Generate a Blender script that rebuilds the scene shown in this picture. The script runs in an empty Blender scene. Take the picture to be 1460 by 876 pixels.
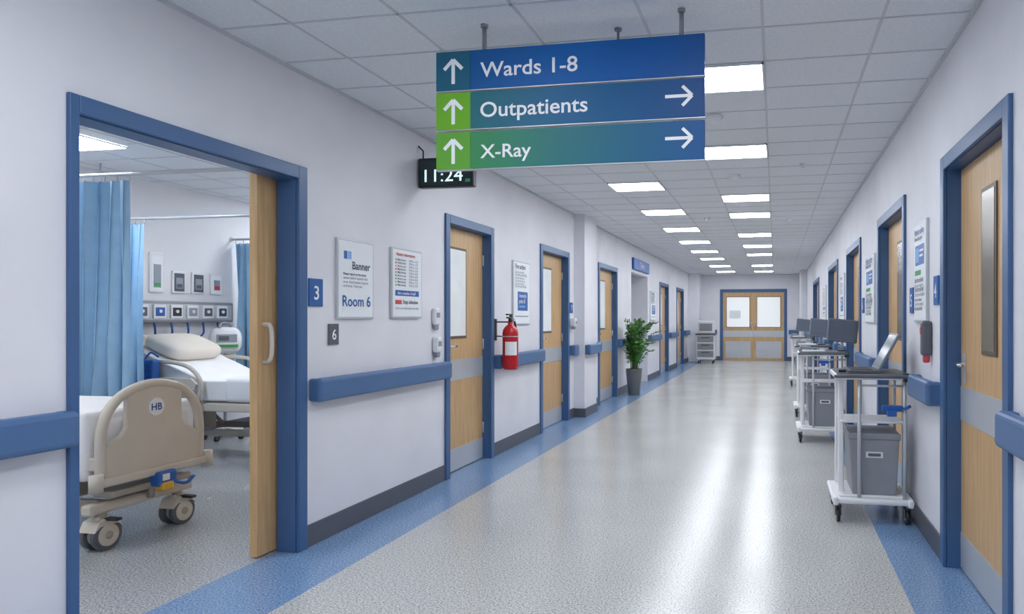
import bpy, bmesh, math, random
from mathutils import Vector, Matrix
random.seed(4)
scn = bpy.context.scene
try:
    scn.view_settings.view_transform = 'Standard'
    scn.view_settings.look = 'None'
except Exception: pass

# ------------------------------------------------------------ materials
def lin(c):
    out=[]
    for v in c:
        v=v/255.0
        out.append(v/12.92 if v<=0.04045 else ((v+0.055)/1.055)**2.4)
    return (*out,1.0)
def base_mat(name, rough=.5, metal=0.0, spec=.5):
    m=bpy.data.materials.new(name); m.use_nodes=True
    nt=m.node_tree; b=nt.nodes['Principled BSDF']
    b.inputs['Roughness'].default_value=rough
    b.inputs['Metallic'].default_value=metal
    b.inputs['Specular IOR Level'].default_value=spec
    return m,nt,b
def M_(name,c,rough=.5,metal=0.0,spec=.5,var=.04,scale=6.0,em=0):
    m,nt,b=base_mat(name,rough,metal,spec)
    tc=nt.nodes.new('ShaderNodeTexCoord'); n=nt.nodes.new('ShaderNodeTexNoise'); n.inputs['Scale'].default_value=scale
    n.inputs['Detail'].default_value=4
    r=nt.nodes.new('ShaderNodeValToRGB')
    L=lin(c)
    r.color_ramp.elements[0].position=.3; r.color_ramp.elements[1].position=.7
    r.color_ramp.elements[0].color=(*[v*(1-var) for v in L[:3]],1)
    r.color_ramp.elements[1].color=(*[min(1,v*(1+var)) for v in L[:3]],1)
    nt.links.new(tc.outputs['Object'],n.inputs['Vector']); nt.links.new(n.outputs['Fac'],r.inputs['Fac'])
    nt.links.new(r.outputs['Color'],b.inputs['Base Color'])
    if em:
        nt.links.new(r.outputs['Color'],b.inputs['Emission Color']); b.inputs['Emission Strength'].default_value=em
    return m
def speckle(name,c_lo,c_mid,c_hi,rough,scale=105):
    m,nt,b=base_mat(name,rough,0,.55)
    geo=nt.nodes.new('ShaderNodeNewGeometry')
    n=nt.nodes.new('ShaderNodeTexNoise'); n.inputs['Scale'].default_value=scale; n.inputs['Detail'].default_value=2
    n2=nt.nodes.new('ShaderNodeTexNoise'); n2.inputs['Scale'].default_value=1.3
    r=nt.nodes.new('ShaderNodeValToRGB')
    e=r.color_ramp.elements; e[0].position=.36; e[0].color=lin(c_lo); e[1].position=.65; e[1].color=lin(c_hi)
    k=e.new(.45); k.color=lin(c_mid); k=e.new(.56); k.color=lin(c_mid)
    mx=nt.nodes.new('ShaderNodeMixRGB'); mx.blend_type='MULTIPLY'; mx.inputs[0].default_value=1
    r2=nt.nodes.new('ShaderNodeValToRGB'); r2.color_ramp.elements[0].position=.3; r2.color_ramp.elements[0].color=(.93,.93,.93,1); r2.color_ramp.elements[1].position=.7
    nt.links.new(geo.outputs['Position'],n.inputs['Vector']); nt.links.new(geo.outputs['Position'],n2.inputs['Vector'])
    nt.links.new(n.outputs['Fac'],r.inputs['Fac']); nt.links.new(n2.outputs['Fac'],r2.inputs['Fac'])
    nt.links.new(r.outputs['Color'],mx.inputs[1]); nt.links.new(r2.outputs['Color'],mx.inputs[2])
    nt.links.new(mx.outputs[0],b.inputs['Base Color'])
    mr=nt.nodes.new('ShaderNodeMapRange'); mr.inputs['To Min'].default_value=rough-.03; mr.inputs['To Max'].default_value=rough+.05
    nt.links.new(n2.outputs['Fac'],mr.inputs['Value']); nt.links.new(mr.outputs[0],b.inputs['Roughness'])
    return m
def wood(name,c1,c2):
    m,nt,b=base_mat(name,.42)
    tc=nt.nodes.new('ShaderNodeTexCoord'); mp=nt.nodes.new('ShaderNodeMapping'); mp.inputs['Scale'].default_value=(14,14,.9)
    n=nt.nodes.new('ShaderNodeTexNoise'); n.inputs['Scale'].default_value=3; n.inputs['Detail'].default_value=6; n.inputs['Distortion'].default_value=.4
    r=nt.nodes.new('ShaderNodeValToRGB'); r.color_ramp.elements[0].position=.3; r.color_ramp.elements[1].position=.7
    r.color_ramp.elements[0].color=lin(c1); r.color_ramp.elements[1].color=lin(c2)
    nt.links.new(tc.outputs['Object'],mp.inputs['Vector']); nt.links.new(mp.outputs[0],n.inputs['Vector'])
    nt.links.new(n.outputs['Fac'],r.inputs['Fac']); nt.links.new(r.outputs['Color'],b.inputs['Base Color'])
    return m
def gradx(name,c0,c1,x0,x1,cm=None):
    m,nt,b=base_mat(name,.45,0,.3)
    geo=nt.nodes.new('ShaderNodeNewGeometry'); sp=nt.nodes.new('ShaderNodeSeparateXYZ'); mr=nt.nodes.new('ShaderNodeMapRange')
    mr.inputs['From Min'].default_value=x0; mr.inputs['From Max'].default_value=x1
    r=nt.nodes.new('ShaderNodeValToRGB'); r.color_ramp.elements[0].color=lin(c0); r.color_ramp.elements[1].color=lin(c1)
    if cm: k=r.color_ramp.elements.new(.4); k.color=lin(cm)
    nt.links.new(geo.outputs['Position'],sp.inputs[0]); nt.links.new(sp.outputs['X'],mr.inputs['Value'])
    nt.links.new(mr.outputs[0],r.inputs['Fac']); nt.links.new(r.outputs['Color'],b.inputs['Base Color'])
    return m
def emis(name,c,s):
    m,nt,b=base_mat(name,.5)
    b.inputs['Base Color'].default_value=lin(c)
    b.inputs['Emission Color'].default_value=lin(c); b.inputs['Emission Strength'].default_value=s
    return m

WALL=M_('wall_paint',(228,228,234),.6,var=.04,scale=2.2,spec=.3)
WARDW=M_('ward_wall_paint',(229,230,234),.6,var=.02,scale=2,spec=.3)
TILE=M_('ceiling_tile',(227,230,234),.9,var=.05,scale=60,spec=.1)
GRID=M_('ceiling_grid_metal',(200,203,208),.5,var=.01)
FLOOR=speckle('vinyl_floor',(134,137,142),(192,192,190),(226,225,222),.2)
WFLOOR=speckle('ward_vinyl_floor',(112,117,125),(168,171,175),(206,208,210),.25)
BFLOOR=speckle('blue_vinyl_border',(78,110,154),(118,150,190),(160,184,210),.22)
BLUE=M_('blue_gloss_frame',(64,99,144),.35,var=.03,scale=3)
BLUER=M_('blue_handrail',(76,109,153),.4,var=.03,scale=3)
BASE=M_('grey_skirting',(90,93,102),.45)
WOOD=wood('beech_veneer',(192,154,106),(214,178,132))
SILV=M_('brushed_steel',(196,200,205),.35,.35,var=.02)
CHROME=M_('chrome_metal',(200,203,208),.2,.9,var=.01)
WHITE=M_('white_plastic',(232,233,236),.4,var=.015)
PAPER=M_('poster_paper',(236,240,244),.6,var=.01)
LINEN=M_('white_linen',(238,238,240),.85,var=.02)
PILLOW=M_('pillow_cotton',(234,226,214),.85,var=.02)
BEIGE=M_('bed_beige_plastic',(205,197,184),.4,var=.03)
BEIGE2=M_('bed_frame_taupe',(160,154,144),.45,var=.03)
DARK=M_('dark_rubber',(44,46,52),.5)
BLACK=M_('black_plastic',(22,26,30),.3)
GREY=M_('grey_plastic',(142,146,153),.4)
MID=M_('mid_grey_plastic',(92,96,104),.4)
SCREEN=M_('monitor_shell',(110,116,128),.35)
CUB=M_('blue_accent_plastic',(38,96,176),.4)
TXTB=M_('blue_print',(32,92,160),.5,var=.01)
TXTG=M_('grey_print',(150,158,170),.5,var=.01)
TXTD=M_('dark_print',(60,70,90),.5,var=.01)
GREEN=M_('green_print',(70,160,90),.5)
RED=M_('extinguisher_red',(190,26,36),.25,var=.03)
REDP=M_('red_print',(205,70,80),.5)
YEL=M_('yellow_plastic',(225,175,60),.4)
SKY=M_('light_blue_print',(120,175,225),.5)
SIGNW=M_('sign_white_vinyl',(245,248,250),.5,var=.003)
CURT=M_('curtain_blue_cloth',(154,194,226),.8,var=.06,scale=8)
FROST=M_('frosted_door_glass_glow',(224,228,228),.2,var=.05,scale=4,em=.12)  # faint emission added to the pane, imitating light coming through
FROSTL=M_('frosted_glass_added_glow',(235,238,238),.2,var=.06,scale=5,em=.35)  # glass emits by itself, standing in for light from an unmodelled room
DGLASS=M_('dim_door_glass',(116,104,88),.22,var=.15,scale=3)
LEAF=M_('plant_leaf',(78,138,62),.45,var=.4,scale=9)
STEM=M_('plant_stem',(84,120,60),.5)
POT=M_('pot_grey',(104,110,114),.5)
SOIL=M_('potting_soil',(60,45,35),.9)
PANEL=emis('led_panel_diffuser',(244,249,255),19.8)
PANELW=emis('ward_led_panel_diffuser',(244,249,255),26.0)
CLKT=emis('clock_digits',(205,235,235),1.2)
S1=gradx('sign_blue_print',(8,88,156),(10,80,152),-1.45,-.316,(2,96,172))
S2=gradx('sign_teal_print',(40,112,120),(10,72,134),-1.45,-.316,(16,98,144))
S3=gradx('sign_green_print',(62,142,88),(12,84,146),-1.45,-.316,(36,114,120))
SB1=M_('sign_teal_block',(30,100,128),.45,var=.01,spec=.3)
SB2=M_('sign_green_block',(112,180,44),.45,var=.01,spec=.3)
SB3=M_('sign_green_block_b',(100,168,60),.45,var=.01,spec=.3)

# ------------------------------------------------------------ mesh builder
class MB:
    def __init__(s,name): s.name=name; s.v=[];s.f=[];s.mi=[];s.sm=[];s.mats=[]
    def idx(s,m):
        if m not in s.mats: s.mats.append(m)
        return s.mats.index(m)
    def raw(s,vs,fs,m,smooth=False,mat=None):
        o=len(s.v); k=s.idx(m)
        for v in vs:
            v=Vector(v)
            if mat is not None: v=mat@v
            s.v.append(v)
        for i,f in enumerate(fs):
            s.f.append([o+a for a in f]); s.mi.append(k); s.sm.append(smooth if isinstance(smooth,bool) else smooth[i])
    def bm(s,b,m,smooth=False,mat=None):
        b.verts.index_update()
        s.raw([v.co.copy() for v in b.verts],[[v.index for v in f.verts] for f in b.faces],m,smooth,mat); b.free()
    def box(s,x0,x1,y0,y1,z0,z1,m,bev=0,seg=2,mat=None,smooth=False):
        if x0>x1:x0,x1=x1,x0
        if y0>y1:y0,y1=y1,y0
        if z0>z1:z0,z1=z1,z0
        b=bmesh.new(); bmesh.ops.create_cube(b,size=1)
        for v in b.verts: v.co=Vector(((x0+x1)/2+v.co.x*(x1-x0),(y0+y1)/2+v.co.y*(y1-y0),(z0+z1)/2+v.co.z*(z1-z0)))
        if bev>0:
            bev=min(bev,.49*min(x1-x0,y1-y0,z1-z0))
            bmesh.ops.bevel(b,geom=b.edges[:],offset=bev,segments=seg,profile=.5,affect='EDGES')
        s.bm(b,m,smooth,mat)
    def prism(s,poly,axis,a0,a1,m,bev=0,mat=None):
        b=bmesh.new()
        def P(p,a):
            return {'x':(a,p[0],p[1]),'y':(p[0],a,p[1]),'z':(p[0],p[1],a)}[axis]
        lo=[b.verts.new(P(p,a0)) for p in poly]; hi=[b.verts.new(P(p,a1)) for p in poly]
        n=len(poly); b.faces.new(lo); b.faces.new(hi[::-1])
        for i in range(n): b.faces.new([lo[i],hi[i],hi[(i+1)%n],lo[(i+1)%n]])
        bmesh.ops.recalc_face_normals(b,faces=b.faces[:])
        if bev>0: bmesh.ops.bevel(b,geom=b.edges[:],offset=bev,segments=2,profile=.5,affect='EDGES',clamp_overlap=True)
        s.bm(b,m,False,mat)
    def cyl(s,p0,p1,r,m,r2=None,n=20,mat=None):
        p0=Vector(p0);p1=Vector(p1); r2=r if r2 is None else r2
        d=(p1-p0).normalized(); a=d.orthogonal().normalized(); b=d.cross(a)
        vs=[];fs=[];sm=[]
        for i in range(n):
            t=2*math.pi*i/n; o=a*math.cos(t)+b*math.sin(t)
            vs.append(p0+o*r); vs.append(p1+o*r2)
        for i in range(n):
            j=(i+1)%n; fs.append([2*i,2*j,2*j+1,2*i+1]); sm.append(True)
        fs.append([2*i for i in range(n)][::-1]); sm.append(False)
        fs.append([2*i+1 for i in range(n)]); sm.append(False)
        s.raw(vs,fs,m,sm,mat)
    def tube(s,pts,r,m,n=10,mat=None):
        pts=[Vector(p) for p in pts]; vs=[];fs=[];prev=None
        for i,p in enumerate(pts):
            t=(pts[min(i+1,len(pts)-1)]-pts[max(i-1,0)]).normalized()
            if prev is None: a=t.orthogonal().normalized()
            else:
                a=prev-t*prev.dot(t)
                a=a.normalized() if a.length>1e-6 else t.orthogonal().normalized()
            prev=a; b=t.cross(a)
            for k in range(n):
                q=2*math.pi*k/n; vs.append(p+(a*math.cos(q)+b*math.sin(q))*r)
        for i in range(len(pts)-1):
            for k in range(n):
                l=(k+1)%n; fs.append([i*n+k,i*n+l,(i+1)*n+l,(i+1)*n+k])
        fs.append(list(range(n))[::-1]); fs.append([(len(pts)-1)*n+k for k in range(n)])
        s.raw(vs,fs,m,True,mat)
    def lathe(s,prof,c,m,n=24):
        vs=[];fs=[]; c=Vector(c)
        for (r,z) in prof:
            for k in range(n):
                q=2*math.pi*k/n; vs.append(c+Vector((r*math.cos(q),r*math.sin(q),z)))
        for i in range(len(prof)-1):
            for k in range(n):
                l=(k+1)%n; fs.append([i*n+k,i*n+l,(i+1)*n+l,(i+1)*n+k])
        s.raw(vs,fs,m,True)
    def ell(s,c,rx,ry,rz,m,p=1.0,mat=None,n=24):
        vs=[];fs=[]
        def sg(v,e): return math.copysign(abs(v)**e,v)
        R=14
        for i in range(R+1):
            ph=-math.pi/2+math.pi*i/R
            for k in range(n):
                q=2*math.pi*k/n
                vs.append((c[0]+rx*sg(math.cos(ph),p)*sg(math.cos(q),p),c[1]+ry*sg(math.cos(ph),p)*sg(math.sin(q),p),c[2]+rz*sg(math.sin(ph),max(p,.8))))
        for i in range(R):
            for k in range(n):
                l=(k+1)%n; fs.append([i*n+k,i*n+l,(i+1)*n+l,(i+1)*n+k])
        s.raw(vs,fs,m,True,mat)
    def text(s,t,m,mat,size=None,width=None,ext=.0012,center=False,xs=1.0,bold=0.0):
        cu=bpy.data.curves.new('t','FONT'); cu.body=t; cu.size=1; cu.extrude=0; cu.offset=bold; cu.resolution_u=4
        ob=bpy.data.objects.new('t',cu); scn.collection.objects.link(ob); bpy.context.view_layer.update()
        dg=bpy.context.evaluated_depsgraph_get(); me=bpy.data.meshes.new_from_object(ob.evaluated_get(dg))
        xsx=[v.co.x for v in me.vertices]; mn,mx=min(xsx),max(xsx)
        sc=size if size else width/(mx-mn)/xs
        off=(mn+mx)/2 if center else mn
        vs=[((v.co.x-off)*sc*xs,v.co.y*sc,ext) for v in me.vertices]
        fs=[list(p.vertices) for p in me.polygons]
        s.raw(vs,fs,m,False,mat)
        bpy.data.objects.remove(ob); bpy.data.meshes.remove(me); bpy.data.curves.remove(cu)
    def done(s,rot=None):
        xs=[v.x for v in s.v]; ys=[v.y for v in s.v]; zs=[v.z for v in s.v]
        c=Vector(((min(xs)+max(xs))/2,(min(ys)+max(ys))/2,min(zs)))
        me=bpy.data.meshes.new(s.name)
        me.from_pydata([v-c for v in s.v],[],s.f)
        for m in s.mats: me.materials.append(m)
        for p,k,sm in zip(me.polygons,s.mi,s.sm): p.material_index=k; p.use_smooth=sm
        me.validate(); me.update()
        o=bpy.data.objects.new(s.name,me); o.location=c; scn.collection.objects.link(o)
        return o
def cr(pts,n=6):
    P=[Vector(p) for p in pts]; P=[P[0]*2-P[1]]+P+[P[-1]*2-P[-2]]; out=[]
    for i in range(1,len(P)-2):
        for k in range(n):
            t=k/n; a,b,c,d=P[i-1],P[i],P[i+1],P[i+2]
            out.append(.5*((2*b)+(c-a)*t+(2*a-5*b+4*c-d)*t*t+(3*b-a-3*c+d)*t**3))
    out.append(P[-2]); return out
def basis(o,x,y):
    x=Vector(x).normalized(); y=Vector(y).normalized(); z=x.cross(y)
    return Matrix(((x.x,y.x,z.x,o[0]),(x.y,y.y,z.y,o[1]),(x.z,y.z,z.z,o[2]),(0,0,0,1)))

# ------------------------------------------------------------ dimensions
H=2.77; XL=-2.70; XR=0.91; T=.12; YE=22.8; YB=-4.0
WX=-6.4; WY0=1.0; WY1=8.5
DT=2.22
doorsL=[(5.417,6.43),(7.812,8.968),(10.54,11.86),(16.4,17.8),(19.3,20.8)]
doorsR=[(2.94,4.09),(5.20,6.53),(7.82,9.31),(10.63,12.4),(15.1,17.3)]
ward=(2.26,3.662); alc=(13.1,14.85)
def openings(lst): return [(a+.05,b-.05,DT-.05) for a,b in lst]
def wall(name,x0,x1,ops,mat,y0,y1):
    mb=MB(name); y=y0
    for a,b,z in sorted(ops):
        mb.box(x0,x1,y,a,0,H,mat); mb.box(x0,x1,a,b,z,H,mat); y=b
    mb.box(x0,x1,y,y1,0,H,mat); return mb.done()
opL=openings(doorsL)+[(alc[0],alc[1],2.24),(2.285,3.612,DT-.05)]
wall('wall_left',XL-T,XL,opL,WALL,YB,YE)
wall('wall_right',XR,XR+T,openings(doorsR),WALL,YB,YE)
mb=MB('wall_alcove'); mb.box(XL-1.2,XL-1.1,alc[0]-.1,alc[1]+.1,0,H,WALL); mb.box(XL-1.1,XL-T,alc[0]-.1,alc[0],0,H,WALL); mb.box(XL-1.1,XL-T,alc[1],alc[1]+.1,0,H,WALL); mb.done()
mb=MB('wall_end')
ex0,ex1=-1.76,.37
mb.box(XL-T,ex0+.05,YE,YE+.12,0,H,WALL); mb.box(ex1-.05,XR+T,YE,YE+.12,0,H,WALL); mb.box(ex0+.05,ex1-.05,YE,YE+.12,2.25,H,WALL); mb.done()
mb=MB('wall_back'); mb.box(XL-T,XR+T,YB-.1,YB,0,H,WALL); mb.done()
mb=MB('wall_ward_back'); mb.box(WX-.1,WX,WY0,WY1,0,H,WARDW); mb.done()
mb=MB('wall_ward_near'); mb.box(WX-.1,XL-T,WY0-.1,WY0,0,H,WARDW); mb.done()
mb=MB('wall_ward_far'); mb.box(WX-.1,XL-T,WY1,WY1+.1,0,H,WARDW); mb.done()
mb=MB('wall_pier'); mb.box(XL,-2.55,9.23,9.87,0,H,WALL); mb.box(-2.55,-2.535,9.22,9.88,0,.12,BASE); mb.box(XL,-2.535,9.215,9.23,0,.12,BASE);mb.done()
mb=MB('wall_pier'); mb.box(XL,-2.36,21.95,YE,0,H,WALL); mb.done()
mb=MB('wall_pier'); mb.box(.74,XR,20.8,YE,0,H,WALL); mb.done()
mb=MB('floor')
mb.box(XL,-2.268,YB,YE,-.06,0,BFLOOR); mb.box(-2.268,.625,YB,YE,-.06,0,FLOOR); mb.box(.625,XR,YB,YE,-.06,0,BFLOOR)
mb.box(XL-T,XL,YB,YE,-.06,0,BFLOOR); mb.box(XR,XR+T,YB,YE,-.06,0,BFLOOR)
mb.box(-2.268,.643,YE,YE+.12,-.06,0,FLOOR)
mb.box(WX,XL-T,WY0,WY1,-.06,0,WFLOOR); mb.box(XL-1.1,XL-T,alc[0],alc[1],-.06,0,FLOOR)
mb.done()
mb=MB('ceiling')
mb.box(XL-T,XR+T,YB,YE+.12,H,H+.08,TILE); mb.box(WX-.1,XL-T,WY0-.1,WY1+.1,H,H+.08,TILE); mb.box(XL-1.2,XL-T,alc[0]-.1,alc[1]+.1,H,H+.08,TILE)
PX,PY,OX,OY=.56,.46,-.06,3.94
k=-20
while k<60:
    y=OY+k*PY; k+=1
    if YB<y<YE: mb.box(XL,XR,y-.007,y+.007,H-.003,H,GRID)
    if WY0<y<WY1: mb.box(WX,XL-T,y-.007,y+.007,H-.003,H,GRID)
k=-12
while k<3:
    x=OX+k*PX; k+=1
    if XL<x<XR: mb.box(x-.007,x+.007,YB,YE,H-.003,H,GRID)
    if WX<x<XL-T: mb.box(x-.007,x+.007,WY0,WY1,H-.003,H,GRID)
mb.box(XL,XL+.02,YB,YE,H-.015,H,GRID); mb.box(XR-.02,XR,YB,YE,H-.015,H,GRID); mb.box(XL,XR,YE-.02,YE,H-.015,H,GRID)
mb.done()
def panel(x0,y0,w=PX,d=PY,P=None):
    mb=MB('ceiling_light_panel')
    mb.box(x0+.012,x0+w-.012,y0+.012,y0+d-.012,H-.012,H-.004,P or PANEL)
    for a in [(x0+.004,x0+w-.004,y0+.004,y0+.014),(x0+.004,x0+w-.004,y0+d-.014,y0+d-.004),(x0+.004,x0+.014,y0+.004,y0+d-.004),(x0+w-.014,x0+w-.004,y0+.004,y0+d-.004)]:
        mb.box(*a,H-.015,H-.003,WHITE)
    mb.done()
for i in [-13,-9,-5,0,4,9,12,17,21,25,32,37]: panel(-.62,OY+i*PY)
for i in [-13,-9,-5,3,7,11,15,19,23,27,32,37]: panel(-1.74,OY+i*PY)
panel(-5.84,4.40,PX,PY*1.2,PANELW); panel(-4.54,6.24,P=PANELW); panel(-4.54,2.1,P=PANELW); panel(-5.66,2.1,P=PANELW); panel(-5.66,7.62,P=PANELW); panel(-3.9,7.3,P=PANELW)  # first panel is in view; unseen others are added for ward brightness
for (x,y,r) in [(-.42,4.95,.06),(-.40,7.0,.06),(-.95,9.9,.04),(.25,6.6,.03),(.2,10.2,.03)]:
    mb=MB('smoke_detector'); mb.lathe([(0.001,-.045),(r*.6,-.045),(r*.85,-.03),(r,-.012),(r,0)],(x,y,H-.001),WHITE); mb.done()

# ------------------------------------------------------------ doors
dn=[0]
M_FRAME=M_('vision_panel_bead',(96,82,66),.4)
def door(xw,n,y0,y1,glass,handle_near=True,glassfrac=(.16,.54),zt=DT,gz=(1.19,1.95)):
    dn[0]+=1; mb=MB('door_%d'%dn[0])
    a,b=y0+.05,y1-.05; z=zt-.05
    X=lambda t: xw-n*t
    for (c,d) in [(y0,y0+.075),(y1-.075,y1)]: mb.box(X(-.02),X(0),c,d,0,zt,BLUE,.004)
    mb.box(X(-.02),X(0),y0+.075,y1-.075,zt-.075,zt,BLUE,.004)
    mb.box(X(0),X(T),a,a+.03,0,z,BLUE); mb.box(X(0),X(T),b-.03,b,0,z,BLUE); mb.box(X(0),X(T),a+.03,b-.03,z-.03,z,BLUE)
    la,lb,lz=a+.034,b-.034,z-.034
    mb.box(X(.07),X(.115),la,lb,.008,lz,WOOD)
    mb.box(X(.0665),X(.07),la,lb,.80,.98,SILV,.001); mb.box(X(.0665),X(.07),la,lb,.01,.2,SILV,.001)
    w=lb-la; g0,g1=la+w*glassfrac[0],la+w*glassfrac[1]
    mb.box(X(.062),X(.07),g0-.022,g1+.022,gz[0]-.022,gz[1]+.022,M_FRAME,.003)
    mb.box(X(.060),X(.066),g0,g1,gz[0],gz[1],glass)
    hy=la+.08 if handle_near else lb-.08; dr=1 if handle_near else -1
    mb.box(X(.063),X(.07),hy-.025,hy+.025,1.0,1.16,SILV,.004)
    mb.cyl((X(.07),hy,1.1),(X(.02),hy,1.1),.009,CHROME,n=10); mb.tube([(X(.022),hy,1.1),(X(.022),hy+dr*.12,1.1)],.009,CHROME,8)
    for hz in (.3,1.1,1.9):
        q=lb-.004 if handle_near else la+.004
        mb.cyl((X(.06),q,hz-.05),(X(.06),q,hz+.05),.008,SILV,n=8)
    return mb.done()
dn[0]=1
mb=MB('door_1'); y0,y1=ward; a,b=2.285,y1-.05; z=DT-.05
mb.box(XL,XL+.02,y0,y0+.04,0,DT,BLUE,.004); mb.box(XL,XL+.02,y1-.075,y1,0,DT,BLUE,.004)
mb.box(XL,XL+.02,y0+.04,y1-.075,DT-.075,DT,BLUE,.004)
mb.box(XL-T,XL,a,a+.012,0,z,BLUE); mb.box(XL-T,XL,b-.03,b,0,z,BLUE); mb.box(XL-T,XL,a+.012,b-.03,z-.03,z,BLUE)
mb.box(XL-T-.065,XL-T-.015,3.445,4.62,.01,2.19,WOOD,.003)
mb.box(XL-T-.075,XL-T-.001,2.4,4.7,2.19,2.27,SILV,.003)
hx=XL-T-.015
mb.tube(cr([(hx,3.49,1.10),(hx+.04,3.49,1.105),(hx+.055,3.49,1.15),(hx+.055,3.49,1.26),(hx+.04,3.49,1.305),(hx,3.49,1.31)],5),.012,BEIGE,10)
mb.done()
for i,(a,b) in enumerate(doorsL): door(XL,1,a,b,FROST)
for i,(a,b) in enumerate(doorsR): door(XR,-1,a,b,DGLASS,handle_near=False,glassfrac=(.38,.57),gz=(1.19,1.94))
mb=MB('door_20'); a,b=ex0+.05,ex1-.05; mid=(a+b)/2; zt=2.30
mb.box(ex0,ex0+.09,YE-.02,YE,0,zt,BLUE); mb.box(ex1-.09,ex1,YE-.02,YE,0,zt,BLUE); mb.box(ex0+.09,ex1-.09,YE-.02,YE,zt-.09,zt,BLUE)
mb.box(a,a+.04,YE,YE+.12,0,2.25,BLUE); mb.box(b-.04,b,YE,YE+.12,0,2.25,BLUE); mb.box(a+.04,b-.04,YE,YE+.12,2.2,2.25,BLUE)
for (c,d) in [(a+.045,mid-.004),(mid+.004,b-.045)]:
    mb.box(c,d,YE+.03,YE+.075,.01,2.19,WOOD)
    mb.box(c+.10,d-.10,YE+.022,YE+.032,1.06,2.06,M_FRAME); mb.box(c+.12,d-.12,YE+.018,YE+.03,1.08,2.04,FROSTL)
    mb.box(c,d,YE+.025,YE+.03,.76,.96,SILV); mb.box(c+.08,d-.08,YE+.025,YE+.03,.08,.62,SILV)
for sx in (-.07,.07): mb.tube([(mid+sx,YE+.03,1.0),(mid+sx,YE-.02,1.0),(mid+sx,YE-.02,1.3),(mid+sx,YE+.03,1.3)],.012,CHROME,8)
mb.box(a+.25,a+.62,YE+.012,YE+.02,1.35,1.62,PAPER)
mb.done()

def segs(lst,y0,y1):
    out=[];y=y0
    for a,b in sorted(lst):
        out.append((y,a)); y=b
    out.append((y,y1)); return out
mb=MB('baseboard_left')
for a,b in segs([ward]+doorsL+[(9.215,9.88),(alc[0],alc[1])],YB,21.95): mb.box(XL,XL+.012,a,b,0,.13,BASE,.003)
mb.done()
mb=MB('baseboard_right')
for a,b in segs(doorsR,YB,20.8): mb.box(XR-.012,XR,a,b,0,.13,BASE,.003)
mb.done()
mb=MB('baseboard_end'); mb.box(-2.36,ex0,YE-.012,YE,0,.13,BASE); mb.box(ex1,.74,YE-.012,YE,0,.13,BASE); mb.done()
mb=MB('baseboard_ward'); mb.box(WX,WX+.012,WY0,WY1,0,.13,BASE); mb.done()
def rail(xw,n,a,b):
    mb=MB('handrail')
    X=lambda t:xw+n*t
    mb.box(X(0),X(.03),a+.05,b-.05,.875,.965,BLUER)
    mb.box(X(.025),X(.085),a,b,.85,.99,BLUER,.022,3)
    mb.box(X(0),X(.06),a,a+.05,.852,.988,BLUER,.015); mb.box(X(0),X(.06),b-.05,b,.852,.988,BLUER,.015)
    mb.done()
for a,b in [(YB+.1,2.25),(3.69,5.40),(6.45,7.79),(9.0,9.21),(9.9,10.5),(11.9,13.05),(14.9,16.35),(17.85,19.25),(20.85,21.9)]: rail(XL,1,a,b)
rail(-2.55,1,9.24,9.86)
for a,b in [(YB+.1,2.90),(4.13,4.70),(6.56,7.70),(9.34,9.72),(10.33,10.6),(12.43,14.15),(14.75,15.07),(17.33,20.75)]: rail(XR,-1,a,b)
mb=MB('handrail'); mb.box(-2.3,-1.85,YE-.09,YE-.03,.85,.99,BLUER,.02); mb.box(-2.25,-1.9,YE-.04,YE,.88,.96,BLUER); mb.done()
mb=MB('handrail'); mb.box(.42,.72,YE-.09,YE-.03,.85,.99,BLUER,.02); mb.box(.46,.7,YE-.04,YE,.88,.96,BLUER); mb.done()

# ------------------------------------------------------------ hanging sign
mb=MB('hanging_direction_sign')
sx0,sx1,sy=-1.63,-.316,3.2
boards=[(2.452,2.642,S1,SB1),(2.262,2.44,S2,SB2),(2.068,2.248,S3,SB3)]
MS=lambda x,z: basis((x,sy-.0155,z),(1,0,0),(0,0,1))
def arrow(mb,cx,cz,l,ang,th=.018,h=.047):
    def rect(p,q,t):
        p=Vector(p);q=Vector(q);d=(q-p).normalized();nn=Vector((-d.y,d.x))*t/2
        return [p+nn,p-nn,q-nn,q+nn]
    R=Matrix.Rotation(ang,2)
    for i,(p,q) in enumerate([((-l/2,0),(l/2-th*.5,0)),((l/2-h,h),(l/2,0)),((l/2-h,-h),(l/2,0))]):
        pl=[R@v for v in rect(p,q,th)]
        mb.raw([(v.x,v.y,.0012+.0002*i) for v in pl],[[0,1,2,3]],SIGNW,False,MS(cx,cz))
for i,(z0,z1,m,mbk) in enumerate(boards):
    mb.box(-1.452,sx1,sy-.015,sy+.015,z0,z1,m,.002); mb.box(sx0,-1.452,sy-.0155,sy+.0155,z0,z1,mbk,.002)
    mb.box(sx0-.003,sx1+.003,sy-.012,sy+.018,z0-.004,z0,SILV)
    zc=(z0+z1)/2
    arrow(mb,-1.54,zc-.005,.118,math.pi/2)
    if i>0: arrow(mb,-.435,zc+.01,.125,0,.015,.045)
mb.text('Wards 1-8',SIGNW,MS(-1.40,2.508),width=.486,bold=.012,xs=1.1)
mb.text('Outpatients',SIGNW,MS(-1.40,2.315),width=.535,bold=.012,xs=1.1)
mb.text('X-Ray',SIGNW,MS(-1.40,2.117),width=.257,bold=.012,xs=1.1)
for x in (-1.39,-.425):
    mb.box(x-.012,x+.012,sy+.016,sy+.03,2.08,2.64,SILV)
    mb.cyl((x,sy+.01,2.63),(x,sy+.01,H-.012),.011,GREY,n=12); mb.cyl((x,sy+.01,H-.014),(x,sy+.01,H),.018,GREY,n=14)
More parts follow.
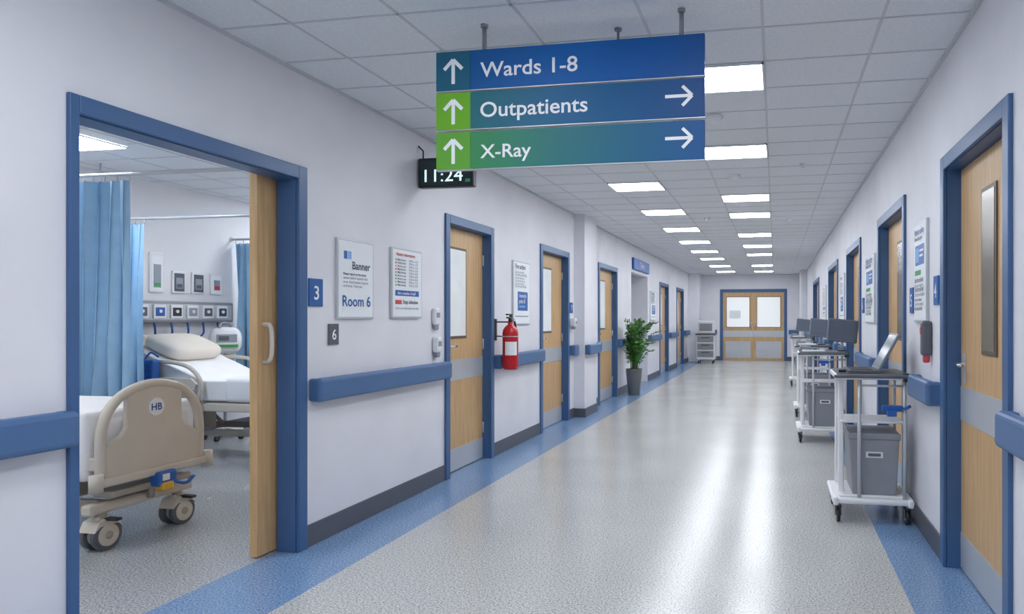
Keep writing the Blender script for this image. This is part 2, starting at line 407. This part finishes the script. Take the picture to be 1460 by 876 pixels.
mb.tube([(-.76,sy+.02,2.6),(-.76,sy+.15,2.62),(-.76,sy+.17,2.66),(-.76,sy+.17,H-.01)],.007,GREY,8); mb.cyl((-.76,sy+.17,H-.012),(-.76,sy+.17,H),.018,GREY,n=12)
mb.done()
# clock
mb=MB('digital_wall_clock'); cy=4.96
mb.box(-2.69,-2.235,cy,cy+.06,2.34,2.57,BLACK,.012); mb.box(-2.675,-2.25,cy-.003,cy+.001,2.355,2.555,M_('clock_face_glass',(34,54,58),.12,var=.02))
MC=lambda x,z: basis((x,cy-.004,z),(1,0,0),(0,0,1))
mb.text('11:24',CLKT,MC(-2.63,2.385),width=.31,xs=1.15)
mb.box(-2.30,-2.262,cy-.005,cy-.003,2.375,2.40,GREEN)
mb.tube([(-2.66,cy+.03,2.56),(-2.66,cy+.03,2.63),(XL,cy+.03,2.67)],.006,DARK,8); mb.tube([(-2.33,cy+.03,2.56),(-2.33,cy+.03,H)],.006,DARK,8)
mb.done()

# ------------------------------------------------------------ wall plaques & posters
def wm(side,y,z,off):
    return basis((XL+off,y,z),(0,1,0),(0,0,1)) if side=='L' else basis((XR-off,y,z),(0,-1,0),(0,0,1))
def plate(mb,side,y0,y1,z0,z1,m,o0,o1,bev=0):
    x0,x1=(XL+o0,XL+o1) if side=='L' else (XR-o0,XR-o1)
    mb.box(x0,x1,y0,y1,z0,z1,m,bev)
def plaque(name,side,y0,y1,z0,z1,m,txt,tm=SIGNW,sz=None):
    mb=MB(name); plate(mb,side,y0,y1,z0,z1,m,0,.012,.003)
    mb.text(txt,tm,wm(side,(y0+y1)/2,z0+(z1-z0)*.25,.012),size=sz or (z1-z0)*.7,center=True,bold=.01); mb.done()
plaque('room_number_sign','L',3.69,3.815,1.415,1.58,TXTB,'3')
plaque('information_sign','L',3.875,3.972,1.18,1.31,MID,'6')
def poster(side,y0,y1,z0,z1,kind,name='framed_notice'):
    mb=MB(name)
    plate(mb,side,y0,y1,z0,z1,SILV,0,.018,.003); f=.013
    plate(mb,side,y0+f,y1-f,z0+f,z1-f,PAPER,.016,.0195)
    w=y1-y0; h=z1-z0
    def bar(u0,u1,v0,v1,m,lift=0):
        if side=='L': a,b=y0+w*u0,y0+w*u1
        else: a,b=y1-w*u0,y1-w*u1
        plate(mb,side,a,b,z1-h*v1,z1-h*v0,m,.0195,.0203+lift)
    sgn=1 if side=='L' else -1
    ys=y0 if side=='L' else y1
    T_=lambda u,v,t,m,wd,lift=0: mb.text(t,m,wm(side,ys+sgn*w*u,z1-h*v,.0203+lift),width=w*wd,bold=.014)
    if kind==0:
        bar(.16,.25,.15,.25,CUB); bar(.27,.36,.15,.25,SKY); T_(.38,.37,'Banner',TXTD,.5)
        T_(.14,.45,'Please report to the nurse',TXTD,.62); T_(.14,.50,'station before entering this',TXTG,.66); T_(.14,.55,'room. Hand hygiene required',TXTG,.68); T_(.14,.60,'at all times. Thank you',TXTG,.5)
        T_(.12,.84,'Room 6',TXTB,.77)
    elif kind==1:
        T_(.12,.11,'Visiting information',REDP,.62)
        for k in range(9):
            v=.18+.045*k
            bar(.1,.14,v-.022,v,random.choice([YEL,GREEN,SKY,REDP])); T_(.17,v,random.choice(['Morning round','Quiet hours','Meal service','Family time']),TXTD,.26)
            T_(.54,v,random.choice(['09:00 to 11:30','13:00 to 14:00','16:30 to 18:00']),TXTG,.3)
        bar(.1,.88,.6,.68,CUB); T_(.16,.66,'Ask a member of staff',PAPER,.6,.001); bar(.1,.3,.74,.8,REDP); T_(.34,.79,'Stop infection',TXTD,.5); T_(.1,.87,'Clean your hands before and after',TXTG,.78)
    elif kind==2:
        T_(.1,.12,'Fire action',TXTD,.6)
        for k in range(6): T_(.1,.19+.045*k,random.choice(['Raise the alarm now','Leave by nearest exit','Do not use the lifts','Close doors behind you']),TXTG,random.uniform(.5,.78))
        bar(.25,.85,.48,.78,CUB); T_(.32,.57,'Assembly',PAPER,.44,.001); T_(.32,.66,'point B',PAPER,.36,.001); bar(.32,.7,.7,.73,SKY,.001); bar(.1,.9,.86,.88,TXTG)
    else:
        T_(.1,.12,'Patient safety',TXTB,.75); T_(.1,.18,'Know the signs',TXTD,.6); bar(.15,.85,.23,.43,CUB); bar(.2,.45,.26,.40,SKY,.001); bar(.5,.8,.28,.3,PAPER,.001); bar(.5,.75,.33,.35,PAPER,.001); bar(.12,.6,.48,.53,GREEN)
        for k in range(7): T_(.1,.60+.047*k,random.choice(['Wash hands often','Check the wristband','Tell us your allergies','Use the call bell']),TXTG if k%2 else TXTD,random.uniform(.55,.8))
    mb.done()
poster('L',3.947,4.349,1.34,1.85,0); poster('L',4.578,5.009,1.345,1.855,1); poster('L',6.93,7.43,1.28,1.955,2); poster('L',15.1,15.8,1.3,1.95,2)
poster('R',4.45,4.83,1.32,1.95,3); poster('R',6.72,7.35,1.3,1.95,3); poster('R',9.6,10.2,1.3,1.95,2); poster('R',13,13.8,1.3,1.95,1)
plaque('room_number_sign','R',4.18,4.29,1.42,1.586,TXTB,'4'); plaque('room_number_sign','R',4.90,5.02,1.38,1.55,TXTB,'5'); plaque('room_number_sign','R',7.55,7.68,1.4,1.56,TXTB,'6')
plaque('room_number_sign','L',9.02,9.14,1.42,1.56,TXTB,'7')
def dispenser(side,y0,y1,z0,z1,body,acc,dp=.08):
    mb=MB('hand_sanitiser_dispenser'); plate(mb,side,y0,y1,z0+.04,z1,body,0,dp,.018); plate(mb,side,y0+.015,y1-.015,z0,z0+.1,acc,.01,dp*.8,.01)
    plate(mb,side,y0+.02,y1-.02,z1-.08,z1-.04,acc,dp,dp+.003); mb.done()
dispenser('L',5.20,5.29,1.03,1.20,WHITE,GREY,.05); dispenser('L',5.19,5.28,1.25,1.43,WHITE,TXTG,.04)
dispenser('R',4.36,4.43,1.08,1.33,MID,REDP,.06); dispenser('L',9.02,9.12,1.2,1.35,WHITE,GREY)
mb=MB('department_sign'); mb.box(XL,XL+.05,13.15,14.8,2.30,2.52,CUB,.01); mb.text('Toilets',SIGNW,wm('L',13.97,2.36,.051),size=.16,center=True); mb.done()
mb=MB('wall_cabinet'); mb.box(XL-1.1,XL-.85,13.3,14.6,1.3,1.9,WHITE,.01); mb.box(XL-.85,XL-.84,13.93,13.96,1.34,1.86,GREY); mb.done()

# fire extinguisher
mb=MB('fire_extinguisher'); ex,ey=XL+.17,6.46
mb.lathe([(.001,.85),(.06,.85),(.074,.865),(.076,.88),(.076,1.2),(.07,1.235),(.05,1.265),(.025,1.285),(.022,1.31)],(ex,ey,0),RED,28)
fr=[(.0765*math.cos(t/10*1.6-1.9),.0765*math.sin(t/10*1.6-1.9)) for t in range(11)]
vs=[(ex+p*1.01,ey+q*1.01,zz) for zz in (.99,1.12) for p,q in fr]
mb.raw(vs,[[i,i+1,i+12,i+11] for i in range(10)],PAPER,True)
mb.cyl((ex,ey,1.30),(ex,ey,1.345),.02,BLACK); mb.box(ex-.015,ex+.015,ey-.075,ey+.02,1.345,1.36,BLACK,.004); mb.box(ex-.014,ex+.014,ey-.09,ey+.02,1.375,1.39,BLACK,.004)
mb.box(ex-.014,ex+.014,ey,ey+.03,1.33,1.39,BLACK,.004)
mb.cyl((ex+.02,ey,1.33),(ex+.045,ey,1.33),.014,SILV)
mb.tube(cr([(ex,ey+.02,1.335),(ex+.01,ey+.08,1.32),(ex+.02,ey+.098,1.22),(ex+.02,ey+.096,1.05),(ex+.02,ey+.09,.98)],6),.009,BLACK,8); mb.cyl((ex+.02,ey+.092,1.0),(ex+.02,ey+.088,.9),.012,BLACK,r2=.018)
mb.tube([(ex+.0765*math.cos(t/24*6.283),ey+.0765*math.sin(t/24*6.283),1.17) for t in range(25)],.004,SILV,6)
mb.tube([(XL+.01,ey+.03,1.31),(ex-.02,ey,1.31)],.007,DARK,8); mb.tube([(XL+.01,ey+.03,1.17),(ex-.074,ey,1.17)],.006,DARK,8); mb.box(XL,XL+.014,ey+.01,ey+.05,1.13,1.34,DARK,.003); mb.done()

# plant
mb=MB('potted_fern'); px,py=-2.455,12.15
mb.lathe([(.001,0),(.10,0),(.105,.01),(.145,.44),(.15,.46),(.135,.46),(.13,.42)],(px,py,0),POT); mb.cyl((px,py,.40),(px,py,.425),.129,SOIL)
for i in range(64):
    a=random.uniform(0,6.283); ln=random.uniform(.35,1.0); sp=random.uniform(.05,.42)
    if math.cos(a)<-.1: sp*=.4
    d=Vector((math.cos(a),math.sin(a),0)); o=Vector((px,py,.42))+d*random.uniform(0,.07)
    pts=cr([o,o+d*sp*.25+Vector((0,0,ln*.45)),o+d*sp*.65+Vector((0,0,ln*.82)),o+d*sp*1.05+Vector((0,0,ln*.9))],5)
    mb.tube(pts,.004,STEM,5)
    side=d.cross(Vector((0,0,1)))
    for k in range(4,len(pts)):
        for s_ in (-1,1):
            L=random.uniform(.07,.12); w=.015; b=pts[k]
            dirv=(side*s_*.8+d*.35+Vector((0,0,random.uniform(-.1,.5)))).normalized(); up=dirv.cross(side+Vector((.1,.2,.3))).normalized()
            wv=dirv.cross(up).normalized()*w
            mb.raw([b,b+dirv*L*.45+wv,b+dirv*L,b+dirv*L*.45-wv,b+dirv*L*.5+up*.006],[[0,1,4],[1,2,4],[2,3,4],[3,0,4]],LEAF,True)
for v in mb.v:
    if v.x<XL+.09: v.x=XL+.09
mb.done()

mb=MB('medical_supply_trolley')
X0,X1,Y0,Y1=-2.32,-1.78,20.9,21.5
mb.box(X0,X1,Y0,Y1,.12,.86,WHITE,.02); mb.box(X0-.03,X1+.03,Y0-.03,Y1+.03,.86,.90,MID,.01)
mb.box(X0+.03,X1-.03,Y0+.1,Y1-.05,.90,1.28,WHITE,.03); mb.box(X0+.08,X1-.08,Y0+.09,Y0+.1,.98,1.2,GREY)
for zz in (.2,.42,.64): mb.box(X0+.03,X1-.03,Y0-.012,Y0,zz,zz+.19,GREY,.004); mb.box(X0+.15,X1-.15,Y0-.025,Y0-.012,zz+.13,zz+.15,DARK)
for x in (X0+.06,X1-.06):
    for y in (Y0+.06,Y1-.06): mb.cyl((x-.015,y,.05),(x+.015,y,.05),.05,DARK); mb.cyl((x,y,.06),(x,y,.13),.012,SILV,n=8)
mb.done()

# ------------------------------------------------------------ workstation carts
M_SCR=M_('laptop_screen_glass',(120,135,150),.12); M_SCR2=M_('monitor_screen_glass',(96,104,118),.2)
def caster(mb,x,y,r,w=.022,hs=None):
    mb.cyl((x-w/2,y+.015,r),(x+w/2,y+.015,r),r,DARK); mb.cyl((x-w/2-.003,y+.015,r),(x+w/2+.003,y+.015,r),r*.5,GREY)
    mb.box(x-w/2-.008,x-w/2-.004,y-.01,y+.03,r,r*2+.015,DARK); mb.box(x+w/2+.004,x+w/2+.008,y-.01,y+.03,r,r*2+.015,DARK)
    mb.box(x-w/2-.01,x+w/2+.01,y-.015,y+.03,r*2+.008,r*2+.02,DARK,.003); mb.cyl((x,y,r*2+.015),(x,y,r*2+.04),.01,SILV,n=8)
def cart(x0,x1,y0,y1,kind,name,mo=.14):
    mb=MB(name); r=.045; zb=.125
    for x in (x0+.04,x1-.04):
        for y in (y0+.03,y1-.05): caster(mb,x,y,r)
    mb.box(x0,x1,y0,y1,zb,zb+.035,WHITE,.012); mb.box(x0+.05,x1-.05,y0+.05,y1-.05,zb+.035,zb+.05,WHITE,.006)
    mb.box(x0+.005,x0+.04,y0-.01,y0+.10,zb-.012,zb+.045,WHITE,.012); mb.box(x1-.04,x1-.005,y0-.01,y0+.10,zb-.012,zb+.045,WHITE,.012)
    mb.box(x0+.05,x0+.085,y0+.14,y0+.20,zb+.03,.95,WHITE,.008); mb.box(x0+.05,x0+.085,y1-.14,y1-.08,zb+.03,.95,WHITE,.008)
    for x in (x0+.175,x1-.055): mb.cyl((x,y0+.05,zb+.03),(x,y0+.05,.95),.012,SILV,n=12)
    mb.cyl((x1-.055,y1-.08,zb+.03),(x1-.055,y1-.08,.95),.012,SILV,n=12)
    bx0,bx1,by0,by1=x0+.115,x1-.08,y0+.08,y1-.08
    prof=[(bx0+.02,zb+.05),(bx1-.02,zb+.05),(bx1,.54),(bx0,.54)]
    mb.prism(prof,'y',by0,by1,GREY,.006); mb.box(bx0-.008,bx1+.008,by0-.008,by1+.008,.54,.58,GREY,.008)
    mb.box((bx0+bx1)/2-.055,(bx0+bx1)/2+.055,by0-.004,by0,.42,.46,WHITE,.002); mb.box((bx0+bx1)/2-.04,(bx0+bx1)/2+.04,by0-.006,by0-.003,.43,.45,MID)
    mb.box(x0+.06,x1-.05,y0+.10,y1-.1,.645,.66,WHITE,.004)
    mb.tube([(x0+.175,y0+.05,.90),(x1-.055,y0+.05,.90)],.008,SILV,8)
    mb.box(x1-.20,x1-.07,y0+.02,y0+.06,.735,.775,CUB,.008); mb.box(x1-.17,x1-.11,y0+.0,y0+.03,.705,.745,CUB,.006); mb.cyl((x1-.06,y0+.03,.75),(x1-.02,y0+.03,.775),.01,CUB,n=8)
    mb.box(x0+.02,x1-.02,y0+.02,y1-.02,.94,.975,WHITE,.012); mb.box(x0+.03,x1-.03,y0+.03,y1-.03,.975,.982,MID,.003)
    mb.tube(cr([(x0+.04,y0+.05,.96),(x0+.02,y0-.02,.965),(x0+.08,y0-.035,.967),(x1-.08,y0-.035,.967),(x1-.04,y0-.02,.965),(x1-.05,y0+.05,.96)],5),.012,MID,8)
    mb.box(x1-.07,x1-.02,y0+.0,y0+.07,.93,.985,DARK,.01)
    xc=(x0+x1)/2
    if kind=='laptop':
        mb.box(xc-.15,xc+.07,y0+.05,y0+.40,.982,1.0,MID,.004); mb.box(xc-.13,xc+.01,y0+.08,y0+.37,1.0,1.003,DARK)
        R=Matrix.Translation((xc+.045,y0+.22,1.0))@Matrix.Rotation(math.radians(28),4,'Y')
        mb.box(-.008,.008,-.17,.17,0,.27,SCREEN,.004,mat=R); mb.box(-.010,-.007,-.155,.155,.015,.255,M_SCR,mat=R)
        mb.box(xc-.21,xc-.16,y0+.1,y0+.22,.982,1.0,BLACK,.006)
    else:
        mb.cyl((xc+mo,y0+.3,.98),(xc+mo,y0+.3,1.15),.016,SILV,n=12); mb.box(xc+mo-.05,xc+mo+.05,y0+.24,y0+.36,.982,.992,DARK,.003)
        R=Matrix.Translation((xc+mo,y0+.27,1.20))@Matrix.Rotation(math.radians(-14),4,'X')@Matrix.Rotation(math.radians(6),4,'Y')
        mb.box(-.165,.165,-.015,.015,-.12,.14,SCREEN,.012,mat=R); mb.box(-.15,.15,-.0165,-.014,-.1,.125,M_SCR2,mat=R)
        mb.box(x0+.06,x0+.3,y0+.05,y0+.2,.982,1.0,WHITE,.004); mb.box(x0+.04,x0+.16,y0+.22,y0+.36,.982,1.04,GREY,.01)
    mb.done()
cart(.37,.885,4.76,5.30,'laptop','laptop_trolley')
cart(.23,.80,7.76,8.3,'mon','computer_workstation_cart',.215)
cart(.25,.78,9.76,10.3,'mon','computer_workstation_cart',.12)
cart(.28,.78,14.2,14.7,'mon','computer_workstation_cart',.05)

# ------------------------------------------------------------ hospital beds
def bed(xf,yc,raised,w=.84,L=2.12,co_=.305,R0=.075):
    mb=MB('hospital_bed')
    def board(x,top):
        hw=w/2; k=top-.95
        pts=cr([(x,yc-hw+.03,.40),(x,yc-hw+.03,.66),(x,yc-hw+.07,.80+k),(x,yc-hw+.18,.90+k),(x,yc,.945+k),(x,yc+hw-.18,.90+k),(x,yc+hw-.07,.80+k),(x,yc+hw-.03,.66),(x,yc+hw-.03,.40)],6)
        mb.tube(pts,.028,BEIGE,12)
        A=[(-hw+.02,.40),(hw-.02,.40),(hw-.02,.58),(hw-.07,.62),(hw-.15,.655),(hw-.18,.70),(hw-.185,.90+k),(.1,.935+k),(-.1,.935+k),(-hw+.185,.90+k),(-hw+.18,.70),(-hw+.15,.655),(-hw+.07,.62),(-hw+.02,.58)]
        mb.prism([(yc+p,q) for p,q in A],'x',x-.018,x+.018,BEIGE,.006)
    board(xf-.03,.95); board(xf-L,1.0)
    mb.cyl((xf-.014,yc,.80),(xf-.006,yc,.80),.055,WHITE,n=28)
    mb.text('HB',TXTB,basis((xf-.006,yc,.78),(0,1,0),(0,0,1)),width=.075,center=True,bold=.02)
    mb.box(xf-.03,xf+.012,yc-w/2-.01,yc+w/2+.01,.38,.43,BEIGE,.012)
    for s_ in (-1,1):
        mb.cyl((xf-.01,yc+s_*(w/2+.015),.36),(xf-.01,yc+s_*(w/2+.015),.46),.035,BEIGE,n=16)
    for s_ in (-1,1): mb.box(xf-L,xf-.03,yc+s_*(w/2-.06),yc+s_*(w/2-.01),.47,.55,BEIGE,.01)
    mb.box(xf-L+.05,xf-.06,yc-w/2+.05,yc+w/2-.05,.53,.57,BEIGE2,.008)
    my0,my1=yc-w/2+.02,yc+w/2-.02
    if not raised:
        mb.box(xf-L+.07,xf-.08,my0,my1,.57,.78,LINEN,.05,4,smooth=True)
        mb.box(xf-L+.5,xf-.09,my0-.03,my1+.03,.41,.81,LINEN,.035,4,smooth=True)
        mb.ell((xf-L+.32,yc,.85),.2,.3,.08,PILLOW,.6)
    else:
        an=math.radians(22)
        x1=xf-1.15; ca,sa=math.cos(an),math.sin(an); xe=x1-.86*ca; ze=.86*sa
        P=[(xf-.08,.57),(xf-.08,.74),(xf-.1,.76),(x1,.76),(xe-.0,.76+ze),(xe-.06,.745+ze),(xe-.09,.66+ze),(xe-.04,.585+ze),(x1,.57)]
        mb.prism(P,'y',my0,my1,LINEN,.015)
        mb.prism([(x1+.02,.50),(x1+.02,.57),(xe-.06,.60+ze),(xe-.12,.86+ze),(xe-.17,.86+ze),(xe-.14,.50+ze)],'y',yc-w/2+.0,yc+w/2-.0,BEIGE,.012)
        mb.box(xf-.9,xf-.10,my0-.014,my1+.014,.56,.785,LINEN,.04,4,smooth=True)
        R=Matrix.Translation((xe+.23,yc,.76+ze*.72+.07))@Matrix.Rotation(an,4,'Y')
        mb.ell((0,0,0),.22,.32,.085,PILLOW,.45,mat=R)
        mb.cyl((xe+.15,yc,.58),(xe+.1,yc,.5+ze),.02,SILV)
    for s_ in (-1,1):
        y=yc+s_*(w/2+.02)
        xa,xb,zt=xf-L+.15,xf-L+(1.0 if raised else .95),(.93 if raised else .95)
        mb.tube(cr([(xa,y,.52),(xa,y,zt-.16),(xa+.08,y,zt-.02),(xa+.25,y,zt),(xb-.3,y,zt),(xb-.1,y,zt-.06),(xb,y,zt-.2),(xb-.05,y,.52)],6),.02,BEIGE,10)
        mb.prism([(xa+.03,zt-.26),(xb-.06,zt-.26),(xb-.04,zt-.2),(xb-.1,zt-.15),(xa+.1,zt-.13),(xa+.03,zt-.17)],'y',y-.012,y+.012,BEIGE,.004)
    for s_ in (-1,1): mb.box(xf-L+.15,xf-.12,yc+s_*.22,yc+s_*.27,.22,.28,BEIGE2,.01)
    q=R0/.075
    for x in (xf-.12,xf-L+.18):
        mb.box(x-.035,x+.035,yc-.36,yc+.36,.21,.275,BEIGE,.015)
        for s_ in (-1,1):
            y=yc+s_*co_
            mb.cyl((x,y,.23),(x,y,.14),.028,BEIGE2)
            mb.cyl((x-.055,y,R0),(x-.022,y,R0),R0,MID,n=28); mb.cyl((x+.022,y,R0),(x+.055,y,R0),R0,MID,n=28)
            mb.cyl((x-.06,y,R0),(x+.06,y,R0),R0*.73,BEIGE,n=24); mb.cyl((x-.064,y,R0),(x+.064,y,R0),R0*.28,BEIGE2,n=16); mb.box(x-.022,x+.022,y-.05,y+.05,.06,.17*q,BEIGE,.015)
            mb.prism([(y-.075*q,.10*q),(y-.05*q,.15*q),(y,.165*q),(y+.05*q,.15*q),(y+.085*q,.10*q),(y+.05*q,.125*q),(y-.04*q,.125*q)],'x',x-.058,x+.058,BEIGE,.003)
            mb.box(x+.04,x+.13,y-.02,y+.02,.15*q,.165*q,DARK,.004)
    for x in (xf-.55,xf-L+.6):
        mb.box(x-.07,x+.07,yc-.12,yc+.12,.24,.42,BEIGE2,.015); mb.box(x-.05,x+.05,yc-.09,yc+.09,.40,.54,SILV,.006)
        mb.tube([(x+.07,yc+.2,.27),(x-.22,yc+.2,.5)],.018,BEIGE2,8); mb.tube([(x+.07,yc-.2,.27),(x-.22,yc-.2,.5)],.018,BEIGE2,8)
    mb.box(xf-.03,xf+.045,yc-.03,yc+.10,.31,.40,CUB,.012); mb.box(xf-.01,xf+.065,yc-.02,yc+.06,.285,.335,YEL,.01); mb.box(xf+.044,xf+.05,yc-.01,yc+.04,.345,.385,WHITE,.002)
    mb.tube(cr([(xf-.02,yc+.08,.34),(xf+.05,yc+.15,.30),(xf+.05,yc+.22,.33)],5),.011,CUB,8); mb.tube([(xf-.03,yc,.4),(xf-.05,yc,.24)],.02,BEIGE2,8)
    mb.box(xf-.16,xf-.02,yc-.28,yc+.28,.30,.34,BEIGE2,.012)
    if raised:
        mb.box(xf-1.72,xf-1.54,yc-w/2-.13,yc-w/2-.04,.72,.96,CUB,.02); mb.box(xf-1.70,xf-1.56,yc-w/2-.135,yc-w/2-.13,.84,.92,TXTB); mb.tube(cr([(xf-1.7,yc-w/2-.06,.95),(xf-1.66,yc-w/2-.03,1.02),(xf-1.58,yc-w/2-.02,.98)],5),.008,CUB,6)
    return mb.done()
bed(-3.74,3.70,False,w=.75,co_=.265,R0=.086); bed(-4.15,6.12,True)

def curtain(x0,x1,y,z0,z1,folds,amp=.055,name='privacy_curtain',rail=None):
    mb=MB(name); n=folds*14; rows=12; vs=[];fs=[]
    for j in range(rows+1):
        v=j/rows; z=z1+(z0-z1)*v
        for i in range(n+1):
            u=i/n; ph=u*folds*2*math.pi
            a=amp*(.55+.55*v)*(1+.3*math.sin(u*11+1))
            vs.append((x0+(x1-x0)*u+.014*math.sin(ph*2+v*2),y+a*math.sin(ph+.5*math.sin(v*3+u*9))+.012*math.sin(ph*.37+v*4),z))
    for j in range(rows):
        for i in range(n): a=j*(n+1)+i; fs.append([a,a+1,a+n+2,a+n+1])
    mb.raw(vs,fs,CURT,True)
    for i in range(folds+1):
        x=x0+(x1-x0)*i/folds; mb.cyl((x,y,z1-.005),(x,y,z1+.05),.005,SILV,n=6)
    ra,rb=rail
    mb.tube([(ra,y,z1+.05),(rb,y,z1+.05)],.014,SILV,10)
    for x in (ra+.3,rb-.15): mb.cyl((x,y,z1+.05),(x,y,H),.008,SILV,n=8)
    if ra<=WX+.02: mb.cyl((WX,y,z1+.05),(WX+.012,y,z1+.05),.03,SILV)
    mb.done()
curtain(-5.75,-4.86,4.56,.35,2.40,8,rail=(WX+.01,-3.0))
curtain(-6.30,-5.62,5.42,.35,2.20,7,rail=(WX+.01,-3.0))
curtain(-6.34,-5.70,7.35,.35,2.24,6,rail=(WX+.01,-3.6))

mb=MB('bedhead_services_panel')
mb.box(WX,WX+.09,5.9,7.28,1.30,1.53,GREY,.015); mb.box(WX+.088,WX+.093,5.93,7.25,1.33,1.50,SILV)
for i in range(6):
    y=5.97+i*.21; mb.box(WX+.09,WX+.11,y,y+.15,1.345,1.49,WHITE,.005); mb.box(WX+.108,WX+.113,y+.02,y+.13,1.37,1.46,[MID,CUB,DARK,TXTG,MID,TXTD][i])
    mb.cyl((WX+.1,y+.07,1.42),(WX+.125,y+.07,1.42),.018,WHITE,n=12)
    mb.tube(cr([(WX+.06,y+.05,1.31),(WX+.07,y+.05,1.24),(WX+.05,y+.07,1.18),(WX+.03,y+.05,1.14)],4),.01,CUB,6)
mb.done()
for i,(y,m) in enumerate([(6.22,GREEN),(6.50,MID),(6.76,MID),(7.02,REDP)]):
    mb=MB('bedside_wall_notice'); h=.42 if i==0 else .24
    mb.box(WX,WX+.02,y,y+.17,1.62,1.62+h,WHITE,.006); mb.box(WX+.02,WX+.023,y+.02,y+.15,1.64,1.62+h*.9,MID if i in (1,2) else PAPER); mb.box(WX+.023,WX+.025,y+.04,y+.13,1.67,1.62+h*.7,TXTG); mb.box(WX+.025,WX+.027,y+.05,y+.12,1.68,1.72,m); mb.done()
# patient monitor on a wheeled stand beside the far bed
mb=MB('patient_monitor_on_stand'); vx,vy=-6.05,6.86
R=Matrix.Translation((vx,vy,1.10))@Matrix.Rotation(math.radians(-40),4,'Z')
mb.ell((0,0,0),.10,.16,.15,WHITE,.55,mat=R); mb.box(.095,.104,-.11,.11,-.075,-.045,GREEN,mat=R); mb.box(.093,.102,-.10,.10,-.02,.07,TXTG,.004,mat=R); mb.box(.1,.106,-.08,.02,.0,.05,MID,mat=R)
mb.tube(cr([(vx,vy-.09,1.24),(vx,vy-.05,1.29),(vx,vy+.05,1.29),(vx,vy+.09,1.24)],5),.012,GREY,8)
mb.cyl((vx,vy,.09),(vx,vy,.98),.018,SILV,n=14)
for k in range(5):
    t=k*2*math.pi/5; ax,ay=vx+.20*math.cos(t),vy+.20*math.sin(t)
    mb.tube([(vx,vy,.12),(ax,ay,.085)],.014,WHITE,8); mb.cyl((ax-.012,ay,.03),(ax+.012,ay,.03),.03,DARK,n=16); mb.cyl((ax,ay,.03),(ax,ay,.09),.008,SILV,n=8)
mb.done()

w=bpy.data.worlds.new('world'); scn.world=w; w.use_nodes=True
w.node_tree.nodes['Background'].inputs[0].default_value=(.8,.85,.9,1); w.node_tree.nodes['Background'].inputs[1].default_value=.3
cam=bpy.data.cameras.new('camera'); co=bpy.data.objects.new('camera',cam); scn.collection.objects.link(co)
cam.sensor_width=36; cam.lens=36*1000/1460; cam.shift_x=-190/1460; cam.shift_y=17/1460; cam.clip_start=.05
co.location=(0,0,1.34); co.rotation_euler=(math.pi/2,0,math.radians(10.5))
scn.camera=co
